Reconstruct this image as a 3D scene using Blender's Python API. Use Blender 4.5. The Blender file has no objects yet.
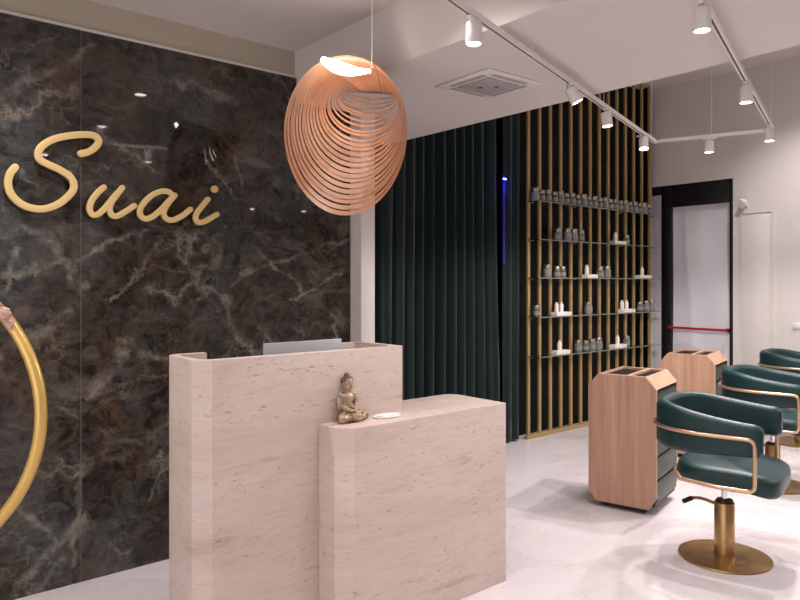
import bpy, bmesh, math, random
from mathutils import Vector, Matrix

# ------------------------------------------------------------------ camera, world, exposure
SC = bpy.context.scene
COL = SC.collection
EYE = 1.42
FPX = 690.0
HORIZON = 283.0
PHI = math.radians(49.75)
FWD = Vector((math.cos(PHI), math.sin(PHI), 0.0))
RGT = Vector((math.sin(PHI), -math.cos(PHI), 0.0))
EYEP = Vector((0, 0, EYE))

cam_d = bpy.data.cameras.new('camera')
cam_d.sensor_width = 36.0
cam_d.lens = FPX / 800.0 * 36.0
cam_d.shift_y = -(300.0 - HORIZON) / 800.0
cam_d.clip_start = 0.05
cam = bpy.data.objects.new('camera', cam_d)
COL.objects.link(cam)
cam.location = EYEP
cam.rotation_euler = (math.pi / 2, 0, PHI - math.pi / 2)
SC.camera = cam

world = bpy.data.worlds.new('world')
SC.world = world
world.use_nodes = True
world.node_tree.nodes['Background'].inputs[0].default_value = (0.75, 0.82, 1.0, 1)
world.node_tree.nodes['Background'].inputs[1].default_value = 0.3

SC.view_settings.view_transform = 'Standard'
SC.view_settings.look = 'None'
SC.view_settings.gamma = 1.0
SC.view_settings.use_curve_mapping = False
SC.view_settings.exposure = 0.0

# light levels (watts / emission strengths)
SPOT_W = 15.0
FILL_TRACK_W = 36.0
DOWN_W = 22.0
BLIND_E = 0.25
FILL_PANE_E = 1.8
FILL_HIGH_W = 44.0
LED_E = 26.0
LAMP_COL = (1.0, 0.94, 0.93)


def ray(u, v):
    return RGT * ((u - 400.0) / FPX) + FWD + Vector((0, 0, (HORIZON - v) / FPX))


def on_x(u, v, x):
    d = ray(u, v)
    return EYEP + d * (x / d.x)


def on_y(u, v, y):
    d = ray(u, v)
    return EYEP + d * (y / d.y)


def on_z(u, v, z):
    d = ray(u, v)
    return EYEP + d * ((z - EYE) / d.z)


def at_depth(u, v, dep):
    return EYEP + ray(u, v) * dep


# ------------------------------------------------------------------ materials
def new_mat(name):
    m = bpy.data.materials.new(name)
    m.use_nodes = True
    nt = m.node_tree
    return m, nt, nt.nodes['Principled BSDF']


def mat(name, col, rough=0.5, metal=0.0, spec=0.5, emit=None, estr=0.0, trans=0.0, ior=1.45, noise=0.0, nscale=8.0,
        bump=0.0, sheen=0.0, coat=0.0):
    m, nt, b = new_mat(name)
    b.inputs['Base Color'].default_value = (*col, 1)
    b.inputs['Roughness'].default_value = rough
    b.inputs['Metallic'].default_value = metal
    b.inputs['Specular IOR Level'].default_value = spec
    b.inputs['Transmission Weight'].default_value = trans
    b.inputs['IOR'].default_value = ior
    b.inputs['Sheen Weight'].default_value = sheen
    b.inputs['Coat Weight'].default_value = coat
    if emit:
        b.inputs['Emission Color'].default_value = (*emit, 1)
        b.inputs['Emission Strength'].default_value = estr
    if noise > 0 or bump > 0:
        tc = nt.nodes.new('ShaderNodeTexCoord')
        nz = nt.nodes.new('ShaderNodeTexNoise')
        nz.inputs['Scale'].default_value = nscale
        nz.inputs['Detail'].default_value = 5
        nt.links.new(tc.outputs['Object'], nz.inputs['Vector'])
        if noise > 0:
            rp = nt.nodes.new('ShaderNodeValToRGB')
            rp.color_ramp.elements[0].position = 0.3
            rp.color_ramp.elements[1].position = 0.7
            rp.color_ramp.elements[0].color = (*[c * (1 - noise) for c in col], 1)
            rp.color_ramp.elements[1].color = (*[min(1, c * (1 + noise)) for c in col], 1)
            nt.links.new(nz.outputs['Fac'], rp.inputs['Fac'])
            nt.links.new(rp.outputs['Color'], b.inputs['Base Color'])
        if bump > 0:
            bp = nt.nodes.new('ShaderNodeBump')
            bp.inputs['Strength'].default_value = bump
            bp.inputs['Distance'].default_value = 0.002
            nt.links.new(nz.outputs['Fac'], bp.inputs['Height'])
            nt.links.new(bp.outputs['Normal'], b.inputs['Normal'])
    return m


class G:
    """tiny node-graph helper"""
    def __init__(s, nt):
        s.nt = nt

    def n(s, t, **kw):
        nd = s.nt.nodes.new(t)
        for k, v in kw.items():
            if k.startswith('_'):
                setattr(nd, k[1:], v)
            else:
                nd.inputs[k.replace('_', ' ')].default_value = v
        return nd

    def l(s, a, b):
        s.nt.links.new(a, b)

    def coords(s, scale=(1, 1, 1), rot=(0, 0, 0), loc=(0, 0, 0)):
        tc = s.n('ShaderNodeTexCoord')
        mp = s.n('ShaderNodeMapping')
        mp.inputs['Scale'].default_value = scale
        mp.inputs['Rotation'].default_value = rot
        mp.inputs['Location'].default_value = loc
        s.l(tc.outputs['Object'], mp.inputs['Vector'])
        return mp.outputs['Vector']

    def noise(s, vec, scale, detail=6, rough=0.55, dist=0.0):
        nd = s.n('ShaderNodeTexNoise', Scale=scale, Detail=detail, Roughness=rough, Distortion=dist)
        s.l(vec, nd.inputs['Vector'])
        return nd.outputs['Fac']

    def ramp(s, fac, stops, interp='LINEAR'):
        r = s.n('ShaderNodeValToRGB')
        r.color_ramp.interpolation = interp
        el = r.color_ramp.elements
        while len(el) < len(stops):
            el.new(0.5)
        for e, (p, c) in zip(el, stops):
            e.position = p
            e.color = (*c, 1) if not isinstance(c, (int, float)) else (c, c, c, 1)
        s.l(fac, r.inputs['Fac'])
        return r.outputs['Color']

    def mix(s, fac, a, b, mode='MIX'):
        m = s.n('ShaderNodeMix', _data_type='RGBA', _blend_type=mode)
        for sock, val in ((m.inputs[0], fac), (m.inputs[6], a), (m.inputs[7], b)):
            if isinstance(val, (int, float)):
                sock.default_value = val
            elif isinstance(val, tuple):
                sock.default_value = (*val, 1)
            else:
                s.l(val, sock)
        return m.outputs[2]

    def math(s, op, a, b=None):
        m = s.n('ShaderNodeMath', _operation=op)
        for i, val in enumerate((a, b)):
            if val is None:
                continue
            if isinstance(val, (int, float)):
                m.inputs[i].default_value = val
            else:
                s.l(val, m.inputs[i])
        return m.outputs[0]


MARBLE_VEINS = [((8, 212), (72, 262), .030), ((72, 262), (150, 232), .020), ((0, 275), (72, 262), .022), ((72, 262), (80, 290), .035),
                ((100, 135), (160, 172), .020), ((12, 250), (5, 290), .020), ((200, 300), (270, 262), .020), ((270, 262), (350, 238), .018),
                ((30, 345), (85, 285), .030), ((0, 365), (35, 330), .030), ((90, 395), (130, 340), .045), ((120, 340), (165, 360), .030),
                ((205, 165), (240, 200), .014), ((236, 158), (246, 190), .014), ((20, 580), (90, 520), .030), ((85, 470), (75, 560), .020),
                ((10, 500), (60, 545), .022), ((150, 500), (185, 440), .014), ((0, 95), (70, 60), .030), ((70, 60), (95, 45), .020),
                ((255, 250), (300, 290), .016), ((180, 230), (215, 215), .014), ((110, 300), (160, 250), .012), ((290, 300), (345, 270), .014)]


def dark_marble():
    m, nt, b = new_mat('dark_marble')
    g = G(nt)
    v = g.coords()
    # warped coordinates shared by all layers give the smoky, folded look
    warp = g.n('ShaderNodeTexNoise', Scale=1.1, Detail=4, Roughness=0.55)
    g.l(v, warp.inputs['Vector'])

    def warped(amount, scale=(1, 1, 1), rot=(0, 0, 0), loc=(0, 0, 0)):
        wv = g.n('ShaderNodeVectorMath', _operation='MULTIPLY_ADD')
        g.l(warp.outputs['Color'], wv.inputs[0])
        wv.inputs[1].default_value = (amount, amount, amount)
        g.l(g.coords(scale=scale, rot=rot, loc=loc), wv.inputs[2])
        return wv.outputs[0]
    r35 = (0, math.radians(38), 0)
    cloud = g.noise(warped(0.7, rot=r35, scale=(0.8, 1, 1.5)), 2.6, 14, 0.72, 0.3)
    c = g.ramp(cloud, [(0.34, (0.007, 0.006, 0.005)), (0.44, (0.028, 0.020, 0.015)), (0.50, (0.055, 0.044, 0.035)),
                       (0.58, (0.036, 0.029, 0.025)), (0.70, (0.105, 0.090, 0.076))])
    blue = g.noise(warped(0.8, loc=(9.1, .4, 5.7), scale=(1.4, 1, .8)), 1.5, 10, 0.62, 0.3)
    c = g.mix(g.ramp(blue, [(0.50, 0.0), (0.62, 0.8)]), c, (0.052, 0.060, 0.062))
    rust = g.noise(warped(1.3, loc=(3.1, .4, 1.7)), 2.6, 12, 0.68, 0.8)
    rustm = g.ramp(rust, [(0.52, 0.0), (0.66, 0.8)])
    c = g.mix(rustm, c, (0.085, 0.050, 0.030))
    fine = g.noise(g.coords(loc=(1, 2, 3)), 11, 10, 0.72, 1.2)
    c = g.mix(g.ramp(fine, [(0.38, 0.8), (0.54, 0.0)]), c, (0.008, 0.007, 0.006))
    c = g.mix(g.ramp(fine, [(0.57, 0.0), (0.70, 0.6)]), c, (0.125, 0.105, 0.085))
    # broad pale smears running diagonally
    sm = g.noise(warped(1.5, rot=r35, scale=(0.5, 1, 2.4), loc=(1.3, 0, 8)), 2.2, 10, 0.66, 0.4)
    c = g.mix(g.ramp(sm, [(0.55, 0.0), (0.68, 0.6)]), c, (0.155, 0.135, 0.108))
    # thin broken veins
    vmask = g.ramp(g.noise(g.coords(loc=(5, 5, 2)), 2.3, 6, 0.65), [(0.46, 0.0), (0.64, 1.0)])
    for k, (sc, wd, am, loc) in enumerate(((1.0, .012, .8, (0, 0, 0)), (2.4, .010, .5, (4, 1, 3)))):
        jig = g.n('ShaderNodeTexNoise', Scale=5.0, Detail=6, Roughness=0.65)
        g.l(g.coords(loc=loc), jig.inputs['Vector'])
        wj = g.n('ShaderNodeVectorMath', _operation='MULTIPLY_ADD')
        g.l(jig.outputs['Color'], wj.inputs[0])
        wj.inputs[1].default_value = (.45, .45, .45)
        g.l(warped(.9, rot=r35, scale=(.7, 1, 1.5), loc=loc), wj.inputs[2])
        vor = g.n('ShaderNodeTexVoronoi', _feature='DISTANCE_TO_EDGE', Scale=sc)
        g.l(wj.outputs[0], vor.inputs['Vector'])
        vein = g.ramp(vor.outputs['Distance'], [(0.0, 1.0), (wd, 0.35), (wd * 3.5, 0.0)])
        c = g.mix(g.math('MULTIPLY', g.math('MULTIPLY', vein, vmask), am), c, (0.27, 0.235, 0.19))
    # the long pale veins that cross the slabs
    jig = g.n('ShaderNodeTexNoise', Scale=4.5, Detail=8, Roughness=0.7)
    g.l(v, jig.inputs['Vector'])
    wob = g.n('ShaderNodeVectorMath', _operation='MULTIPLY_ADD')
    g.l(jig.outputs['Color'], wob.inputs[0])
    wob.inputs[1].default_value = (.22, 0, .22)
    sh = g.n('ShaderNodeVectorMath', _operation='MULTIPLY')
    g.l(g.coords(loc=(-.11, 0, -.11)), sh.inputs[0])
    sh.inputs[1].default_value = (1, 0, 1)
    g.l(sh.outputs[0], wob.inputs[2])
    P = wob.outputs[0]
    total = None
    for (u0, v0), (u1, v1), wd in MARBLE_VEINS:
        p0, p1 = on_y(u0, v0, 3.478), on_y(u1, v1, 3.478)
        A, B = Vector((p0.x, 0, p0.z)), Vector((p1.x - p0.x, 0, p1.z - p0.z))
        pa = g.n('ShaderNodeVectorMath', _operation='SUBTRACT')
        g.l(P, pa.inputs[0])
        pa.inputs[1].default_value = A
        dt = g.n('ShaderNodeVectorMath', _operation='DOT_PRODUCT')
        g.l(pa.outputs[0], dt.inputs[0])
        dt.inputs[1].default_value = B / B.length_squared
        cl = g.n('ShaderNodeClamp')
        g.l(dt.outputs['Value'], cl.inputs[0])
        bh = g.n('ShaderNodeVectorMath', _operation='SCALE')
        bh.inputs[0].default_value = B
        g.l(cl.outputs[0], bh.inputs['Scale'])
        ds_ = g.n('ShaderNodeVectorMath', _operation='DISTANCE')
        g.l(pa.outputs[0], ds_.inputs[0])
        g.l(bh.outputs[0], ds_.inputs[1])
        f = g.ramp(g.math('DIVIDE', ds_.outputs['Value'], wd), [(0.0, 1.0), (0.35, 0.75), (1.0, 0.0)])
        total = f if total is None else g.math('MAXIMUM', total, f)
    brk = g.ramp(g.noise(g.coords(loc=(2, 2, 9)), 9, 9, 0.72), [(0.40, 0.08), (0.60, 1.0)])
    c = g.mix(g.math('MULTIPLY', g.math('MULTIPLY', total, brk), .8), c, (0.25, 0.22, 0.18))
    g.l(c, b.inputs['Base Color'])
    b.inputs['Roughness'].default_value = 0.03
    b.inputs['Specular IOR Level'].default_value = 0.5
    return m


def travertine():
    m, nt, b = new_mat('travertine')
    g = G(nt)
    rot = (math.radians(-1.5), math.radians(-3.5), 0)
    band = g.noise(g.coords(scale=(1.0, 1.0, 4.5), rot=rot), 1.5, 7, 0.6, 0.5)
    c = g.ramp(band, [(0.28, (0.545, 0.430, 0.380)), (0.45, (0.590, 0.475, 0.425)), (0.60, (0.620, 0.510, 0.462)), (0.78, (0.570, 0.455, 0.402))])
    fine = g.noise(g.coords(scale=(4, 4, 28), rot=rot, loc=(2, 1, 0)), 2.2, 8, 0.7, 0.25)
    c = g.mix(g.ramp(fine, [(0.36, 0.40), (0.50, 0.0)]), c, (0.47, 0.345, 0.29))
    c = g.mix(g.ramp(fine, [(0.60, 0.0), (0.72, 0.40)]), c, (0.70, 0.60, 0.56))
    # a few smoky seams, broken up
    seam = g.noise(g.coords(scale=(0.8, 0.8, 8), rot=rot, loc=(7, 2, 4)), 1.5, 10, 0.7, 0.7)
    brk = g.noise(g.coords(scale=(4, 4, 14), loc=(3, 3, 3)), 1.6, 6, 0.7)
    c = g.mix(g.math('MULTIPLY', g.ramp(seam, [(0.585, 0.0), (0.66, 0.75), (0.74, 0.2)]), g.ramp(brk, [(0.40, 0.1), (0.58, 1.0)])), c, (0.40, 0.285, 0.235))
    # short dark pits, gathered in patches
    dash = g.noise(g.coords(scale=(17, 17, 62), rot=rot, loc=(6, 3, 2)), 1.6, 4, 0.6, 0.15)
    area = g.noise(g.coords(scale=(1.6, 1.6, 6), loc=(1, 9, 2)), 2.0, 4, 0.55)
    pit = g.math('MULTIPLY', g.ramp(dash, [(0.605, 0.0), (0.665, 1.0)]), g.ramp(area, [(0.45, 0.0), (0.60, 1.0)]))
    c = g.mix(g.math('MULTIPLY', pit, 0.7), c, (0.24, 0.15, 0.115))
    g.l(c, b.inputs['Base Color'])
    b.inputs['Roughness'].default_value = 0.42
    bp = g.n('ShaderNodeBump', Strength=0.5, Distance=0.002)
    g.l(g.math('SUBTRACT', 1.0, pit), bp.inputs['Height'])
    g.l(bp.outputs['Normal'], b.inputs['Normal'])
    return m


def floor_stone():
    m, nt, b = new_mat('floor_stone')
    g = G(nt)
    n1 = g.noise(g.coords(scale=(1, 1.6, 1), rot=(0, 0, 0.5)), 0.9, 7, 0.6, 0.9)
    c = g.ramp(n1, [(0.30, (0.530, 0.475, 0.480)), (0.48, (0.640, 0.585, 0.600)), (0.70, (0.690, 0.640, 0.660))])
    n2 = g.noise(g.coords(loc=(4, 2, 0), scale=(0.8, 2.0, 1), rot=(0, 0, 0.4)), 1.6, 7, 0.6, 1.2)
    c = g.mix(g.ramp(n2, [(0.485, 0.0), (0.5, 0.22), (0.515, 0.0)]), c, (0.42, 0.37, 0.355))
    g.l(c, b.inputs['Base Color'])
    g.l(g.ramp(n1, [(0.3, 0.30), (0.7, 0.22)]), b.inputs['Roughness'])
    b.inputs['Specular IOR Level'].default_value = 0.45
    return m


def wood(name, dark, mid, light, sc=(9, 9, 0.5), rough=0.45):
    m, nt, b = new_mat(name)
    g = G(nt)
    n1 = g.noise(g.coords(scale=sc), 2.4, 6, 0.6, 0.3)
    c = g.ramp(n1, [(0.30, dark), (0.50, mid), (0.72, light)])
    n2 = g.noise(g.coords(scale=(sc[0] * 5, sc[1] * 5, sc[2] * 2)), 2.0, 4, 0.6)
    c = g.mix(g.ramp(n2, [(0.35, 0.30), (0.6, 0.0)]), c, dark)
    g.l(c, b.inputs['Base Color'])
    b.inputs['Roughness'].default_value = rough
    return m


M = {}
M['marble'] = dark_marble()
M['travertine'] = travertine()
M['floor'] = floor_stone()
M['wall'] = mat('wall_paint', (0.68, 0.635, 0.600), 0.7, noise=0.02, nscale=3, bump=0.05)
M['wall_beige'] = mat('wall_paint_beige', (0.43, 0.385, 0.305), 0.7, noise=0.03, nscale=3)
M['wall_taupe'] = mat('wall_paint_taupe', (0.36, 0.335, 0.315), 0.8, noise=0.03, nscale=3)
M['ceiling'] = mat('ceiling_paint', (0.64, 0.585, 0.560), 0.75, noise=0.015, nscale=2)
M['ceiling_grey'] = mat('ceiling_paint_grey', (0.52, 0.47, 0.44), 0.75, noise=0.015, nscale=2)
M['white'] = mat('white_enamel', (0.74, 0.71, 0.68), 0.4)
M['white_plastic'] = mat('white_plastic', (0.70, 0.67, 0.65), 0.45)
M['grey_plastic'] = mat('grey_plastic', (0.36, 0.335, 0.32), 0.5)
M['dark_plastic'] = mat('dark_plastic', (0.06, 0.055, 0.055), 0.5)
M['black'] = mat('black_satin', (0.006, 0.006, 0.007), 0.45)
M['black_panel'] = mat('black_panel', (0.004, 0.004, 0.004), 0.6, spec=0.2)
M['gold_paint'] = mat('gold_letter', (0.80, 0.58, 0.26), 0.38, metal=0.25)
M['gold_ring'] = mat('gold_ring', (0.74, 0.49, 0.15), 0.30, metal=0.4)
M['bronze'] = mat('bronze_slat', (0.42, 0.29, 0.12), 0.42, metal=0.25)
M['brass_base'] = mat('antique_brass', (0.42, 0.26, 0.115), 0.30, metal=0.85, noise=0.08, nscale=20)
M['rose_gold'] = mat('rose_gold', (0.62, 0.42, 0.27), 0.28, metal=0.8)
M['chrome'] = mat('chrome', (0.7, 0.7, 0.72), 0.15, metal=1.0)
M['velvet'] = mat('green_velvet', (0.004, 0.0145, 0.0145), 0.75, spec=0.2, sheen=0.28, noise=0.12, nscale=30)
M['leather'] = mat('green_leather', (0.006, 0.029, 0.031), 0.42, spec=0.45, noise=0.10, nscale=40, bump=0.15)
M['drawer'] = mat('drawer_green', (0.055, 0.070, 0.060), 0.40)
M['trolley_wood'] = wood('trolley_wood', (0.37, 0.195, 0.125), (0.47, 0.275, 0.185), (0.56, 0.350, 0.250))
M['lamp_wood'] = wood('lamp_wood', (0.34, 0.145, 0.072), (0.45, 0.215, 0.12), (0.53, 0.28, 0.165), sc=(2, 2, 2), rough=0.35)
M['led'] = mat('led_diffuser', (1, 1, 1), 0.5, emit=(1.0, 0.90, 0.80), estr=LED_E)
M['lens'] = mat('lamp_lens', (1, 1, 1), 0.5, emit=(1.0, 0.93, 0.88), estr=22.0)
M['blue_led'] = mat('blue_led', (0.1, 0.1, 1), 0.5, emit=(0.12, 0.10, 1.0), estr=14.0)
M['blue_streak'] = mat('painted_blue_glow', (0.02, 0.02, 0.2), 0.5, emit=(0.02, 0.01, 1.0), estr=0.04)  # dim emission that imitates blue glow in the curtain gap
M['film'] = mat('frosted_film', (0.72, 0.70, 0.75), 0.55, noise=0.04, nscale=2.5)
M['red'] = mat('red_paint', (0.36, 0.012, 0.025), 0.4)
M['alu'] = mat('grey_aluminium', (0.62, 0.59, 0.62), 0.4, metal=0.0)
M['laptop'] = mat('laptop_silver', (0.50, 0.50, 0.52), 0.38, metal=0.4)
M['statue'] = mat('aged_gold_resin', (0.38, 0.27, 0.19), 0.40, metal=0.3, noise=0.55, nscale=55, bump=0.35)
M['statue_dark'] = mat('aged_bronze_hair', (0.15, 0.095, 0.06), 0.5, metal=0.2, noise=0.3, nscale=90, bump=0.5)
M['glass_edge'] = mat('glass_edge', (0.16, 0.20, 0.18), 0.15)
M['slot'] = mat('track_slot', (0.12, 0.095, 0.08), 0.6)
M['joint'] = mat('grout_joint', (0.16, 0.145, 0.125), 0.6)
M['paper'] = mat('paper_white', (0.76, 0.75, 0.78), 0.6)
M['fluff'] = mat('pink_fluff', (0.66, 0.44, 0.38), 0.9, noise=0.15, nscale=40)
M['cushion'] = mat('cream_cushion', (0.62, 0.55, 0.45), 0.85, noise=0.05, nscale=25)
M['glass'] = mat('clear_glass', (0.85, 0.95, 0.92), 0.03, trans=1.0, ior=1.45)
M['jar_dark'] = mat('smoked_jar', (0.085, 0.090, 0.080), 0.08, spec=0.7, coat=0.4)
M['jar_green'] = mat('green_jar', (0.13, 0.155, 0.125), 0.08, spec=0.7, coat=0.4)
M['jar_grey'] = mat('grey_jar', (0.22, 0.21, 0.185), 0.08, spec=0.7, coat=0.3)
M['lid'] = mat('silver_lid', (0.45, 0.42, 0.38), 0.25, metal=0.9)
M['cream_box'] = mat('cream_carton', (0.84, 0.72, 0.65), 0.55)
M['bottle'] = mat('white_bottle', (0.86, 0.79, 0.74), 0.35)
M['blind'] = mat('backlit_blind', (0.75, 0.75, 0.78), 0.8, emit=(1.0, 0.95, 0.93), estr=BLIND_E)
M['fill_pane'] = mat('fill_pane_glow', (0.8, 0.8, 0.82), 0.3, emit=(1.0, 0.96, 0.95), estr=FILL_PANE_E)  # even glow for the added, unseen fill panes
M['carpet_grey'] = mat('mirror_frame', (0.05, 0.05, 0.05), 0.4)


# ------------------------------------------------------------------ mesh helpers
def link(name, me, material=None, parent=None, smooth=False):
    o = bpy.data.objects.new(name, me)
    COL.objects.link(o)
    if material is not None:
        me.materials.append(material)
    if parent is not None:
        o.parent = parent
    if smooth:
        for p in me.polygons:
            p.use_smooth = True
    return o


def from_bm(name, bm, material=None, parent=None, smooth=False, auto=None):
    bmesh.ops.recalc_face_normals(bm, faces=bm.faces)
    me = bpy.data.meshes.new(name)
    if auto is not None:
        for f in bm.faces:
            f.smooth = True
        for e in bm.edges:
            if len(e.link_faces) == 2 and e.calc_face_angle(0) > auto:
                e.smooth = False
    bm.to_mesh(me)
    bm.free()
    return link(name, me, material, parent, smooth)


def bm_box(bm, lo, hi, bev=0.0, seg=2):
    c = [(a + b) / 2 for a, b in zip(lo, hi)]
    s = [abs(b - a) for a, b in zip(lo, hi)]
    r = bmesh.ops.create_cube(bm, size=1.0, matrix=Matrix.Translation(c) @ Matrix.Diagonal((*s, 1)))
    if bev > 0:
        es = list({e for v in r['verts'] for e in v.link_edges})
        bmesh.ops.bevel(bm, geom=es, offset=bev, segments=seg, profile=0.5, affect='EDGES')


def box(name, lo, hi, material, parent=None, bev=0.0, seg=2):
    bm = bmesh.new()
    bm_box(bm, lo, hi, bev, seg)
    return from_bm(name, bm, material, parent, auto=math.radians(40) if bev else None)


def bm_prism(bm, pts, z0, z1, bev=0.0):
    """vertical prism over a plan outline"""
    b = [bm.verts.new((x, y, z0)) for x, y in pts]
    t = [bm.verts.new((x, y, z1)) for x, y in pts]
    n = len(pts)
    fb = bm.faces.new(b[::-1])
    ft = bm.faces.new(t)
    for i in range(n):
        bm.faces.new((b[i], b[(i + 1) % n], t[(i + 1) % n], t[i]))
    if bev:
        bmesh.ops.bevel(bm, geom=list(ft.edges), offset=bev, segments=2, profile=0.5, affect='EDGES')


def bm_sweep(bm, path, section, closed=False, ups=None, caps=True):
    """sweep a closed 2-D section (side, up) along path points; ups gives the up vector per point"""
    n = len(path)
    rings = []
    for i, p in enumerate(path):
        a = path[(i - 1) % n] if (closed or i > 0) else path[0]
        c = path[(i + 1) % n] if (closed or i < n - 1) else path[-1]
        t = (Vector(c) - Vector(a)).normalized()
        up = Vector(ups[i] if isinstance(ups, list) else ups)
        side = t.cross(up).normalized()
        up2 = side.cross(t).normalized()
        sec = section(i / (n - 1)) if callable(section) else section
        rings.append([bm.verts.new(Vector(p) + side * sx + up2 * sy) for sx, sy in sec])
    m = len(rings[0])
    for i in range(n if closed else n - 1):
        r0, r1 = rings[i], rings[(i + 1) % n]
        for k in range(m):
            bm.faces.new((r0[k], r0[(k + 1) % m], r1[(k + 1) % m], r1[k]))
    if caps and not closed:
        bm.faces.new(rings[0][::-1])
        bm.faces.new(rings[-1])


def circ(r, n=10):
    return [(r * math.cos(2 * math.pi * k / n), r * math.sin(2 * math.pi * k / n)) for k in range(n)]


def tube(name, path, r, material, parent=None, closed=False, n=10, up=(0, 0, 1)):
    bm = bmesh.new()
    # parallel-transported up vectors
    ups = []
    u = Vector(up)
    m = len(path)
    for i in range(m):
        a = path[(i - 1) % m] if (closed or i > 0) else path[0]
        c = path[(i + 1) % m] if (closed or i < m - 1) else path[-1]
        t = (Vector(c) - Vector(a)).normalized()
        u = (u - t * u.dot(t))
        if u.length < 1e-4:
            u = t.orthogonal()
        u.normalize()
        ups.append(u.copy())
    bm_sweep(bm, path, circ(r, n), closed, ups)
    return from_bm(name, bm, material, parent, auto=math.radians(50))


def bm_lathe(bm, prof, n=24, center=(0, 0)):
    """revolve (r, z) profile about the vertical axis through center"""
    rings = []
    for r, z in prof:
        if r < 1e-6:
            rings.append([bm.verts.new((center[0], center[1], z))])
        else:
            rings.append([bm.verts.new((center[0] + r * math.cos(2 * math.pi * k / n), center[1] + r * math.sin(2 * math.pi * k / n), z))
                          for k in range(n)])
    for a, b in zip(rings, rings[1:]):
        for k in range(n):
            k2 = (k + 1) % n
            if len(a) == 1 and len(b) == 1:
                continue
            if len(a) == 1:
                bm.faces.new((a[0], b[k2], b[k]))
            elif len(b) == 1:
                bm.faces.new((a[k], a[k2], b[0]))
            else:
                bm.faces.new((a[k], a[k2], b[k2], b[k]))


def lathe(name, prof, material, parent=None, n=24, center=(0, 0)):
    bm = bmesh.new()
    bm_lathe(bm, prof, n, center)
    return from_bm(name, bm, material, parent, auto=math.radians(40))


def smooth_path(pts, per=8, closed=False):
    """Catmull-Rom through points"""
    P = [Vector(p) for p in pts]
    n = len(P)
    out = []
    rng = n if closed else n - 1
    for i in range(rng):
        p0 = P[(i - 1) % n] if (closed or i > 0) else P[0] * 2 - P[1]
        p1 = P[i]
        p2 = P[(i + 1) % n]
        p3 = P[(i + 2) % n] if (closed or i + 2 < n) else P[-1] * 2 - P[-2]
        for k in range(per):
            t = k / per
            out.append(0.5 * ((2 * p1) + (p2 - p0) * t + (2 * p0 - 5 * p1 + 4 * p2 - p3) * t * t + (3 * p1 - p0 - 3 * p2 + p3) * t ** 3))
    if not closed:
        out.append(P[-1])
    return out


def fillet(pts, r, n=5):
    """round the inner corners of a 3-D polyline"""
    P = [Vector(p) for p in pts]
    out = [P[0]]
    for i in range(1, len(P) - 1):
        a, b, c = P[i - 1], P[i], P[i + 1]
        d1, d2 = (a - b), (c - b)
        rr = min(r, d1.length * 0.48, d2.length * 0.48)
        p, q = b + d1.normalized() * rr, b + d2.normalized() * rr
        for k in range(n + 1):
            t = k / n
            out.append(p * (1 - t) ** 2 + b * 2 * t * (1 - t) + q * t * t)
    out.append(P[-1])
    return out


def round_corner(cx, cy, r, a0, a1, n=8):
    return [(cx + r * math.cos(math.radians(a0 + (a1 - a0) * k / n)), cy + r * math.sin(math.radians(a0 + (a1 - a0) * k / n))) for k in range(n + 1)]


def thing(name, label, cat, loc=(0, 0, 0), rotz=0.0, group=None):
    o = bpy.data.objects.new(name, None)
    COL.objects.link(o)
    o.empty_display_size = 0.1
    o.location = loc
    o.rotation_euler = (0, 0, rotz)
    return tag(o, label, cat, group)


def tag(o, label, cat, group=None):
    o['label'] = label
    o['category'] = cat
    if group:
        o['group'] = group
    return o


def struct(o, label=None, cat=None):
    o['kind'] = 'structure'
    if label:
        o['label'] = label
    if cat:
        o['category'] = cat
    return o


def copy_tree(o, parent=None):
    c = o.copy()
    COL.objects.link(c)
    c.parent = parent
    for ch in list(o.children):
        copy_tree(ch, c)
    return c


# ------------------------------------------------------------------ room shell
MARB_Y = 3.478          # face of the marble
BACK_X = 7.20           # wall with the door
DRAPE_Y = 4.03          # curtain / slat screen plane
Z_HIGH, Z_LEFT, Z_LOW = 3.60, 2.78, 2.48
LOW_X0, LOW_X1 = 2.15, 3.345
MARB_TOP = 2.62
XMIN, YMIN = -2.6, -2.9

struct(box('floor', (XMIN - .2, YMIN - .2, -0.12), (BACK_X + .2, 4.75, 0.0), M['floor']), 'pale pinkish grey stone floor with soft veining', 'floor')
struct(box('ceiling', (LOW_X1, YMIN - .2, Z_HIGH), (BACK_X + .2, 4.75, Z_HIGH + .12), M['ceiling']), 'high pale ceiling above the styling area', 'ceiling')
struct(box('ceiling_low', (LOW_X0, YMIN - .2, Z_LOW), (LOW_X1, 4.75, Z_HIGH + .12), M['ceiling']), 'dropped pale ceiling slab with the square air unit in it', 'ceiling')
struct(box('ceiling_left', (XMIN - .2, YMIN - .2, Z_LEFT), (LOW_X0 - .001, 3.75, Z_LEFT + .12), M['ceiling']), 'pale ceiling over the reception in front of the marble', 'ceiling')

wl = struct(box('wall_left', (XMIN - .2, MARB_Y + .022, 0), (2.54, MARB_Y + .15, Z_LEFT), M['wall_beige']), 'beige wall strip above the dark marble cladding', 'wall')
sx = on_y(81, 300, MARB_Y).x
edges = [XMIN, sx - 1.6, sx, 2.54]
for i, (x0, x1) in enumerate(zip(edges, edges[1:])):
    box('marble_slab', (x0 + .0012, MARB_Y, 0.0), (x1 - .0012, MARB_Y + .022, MARB_TOP), M['marble'], wl, bev=0.0008, seg=1)
box('joint', (sx - .0011, MARB_Y + .0006, 0), (sx + .0011, MARB_Y + .0215, MARB_TOP), M['joint'], wl)
box('top_trim', (XMIN, MARB_Y + .006, MARB_TOP + .001), (2.54, MARB_Y + .022, MARB_TOP + .016), M['wall'], wl)

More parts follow.
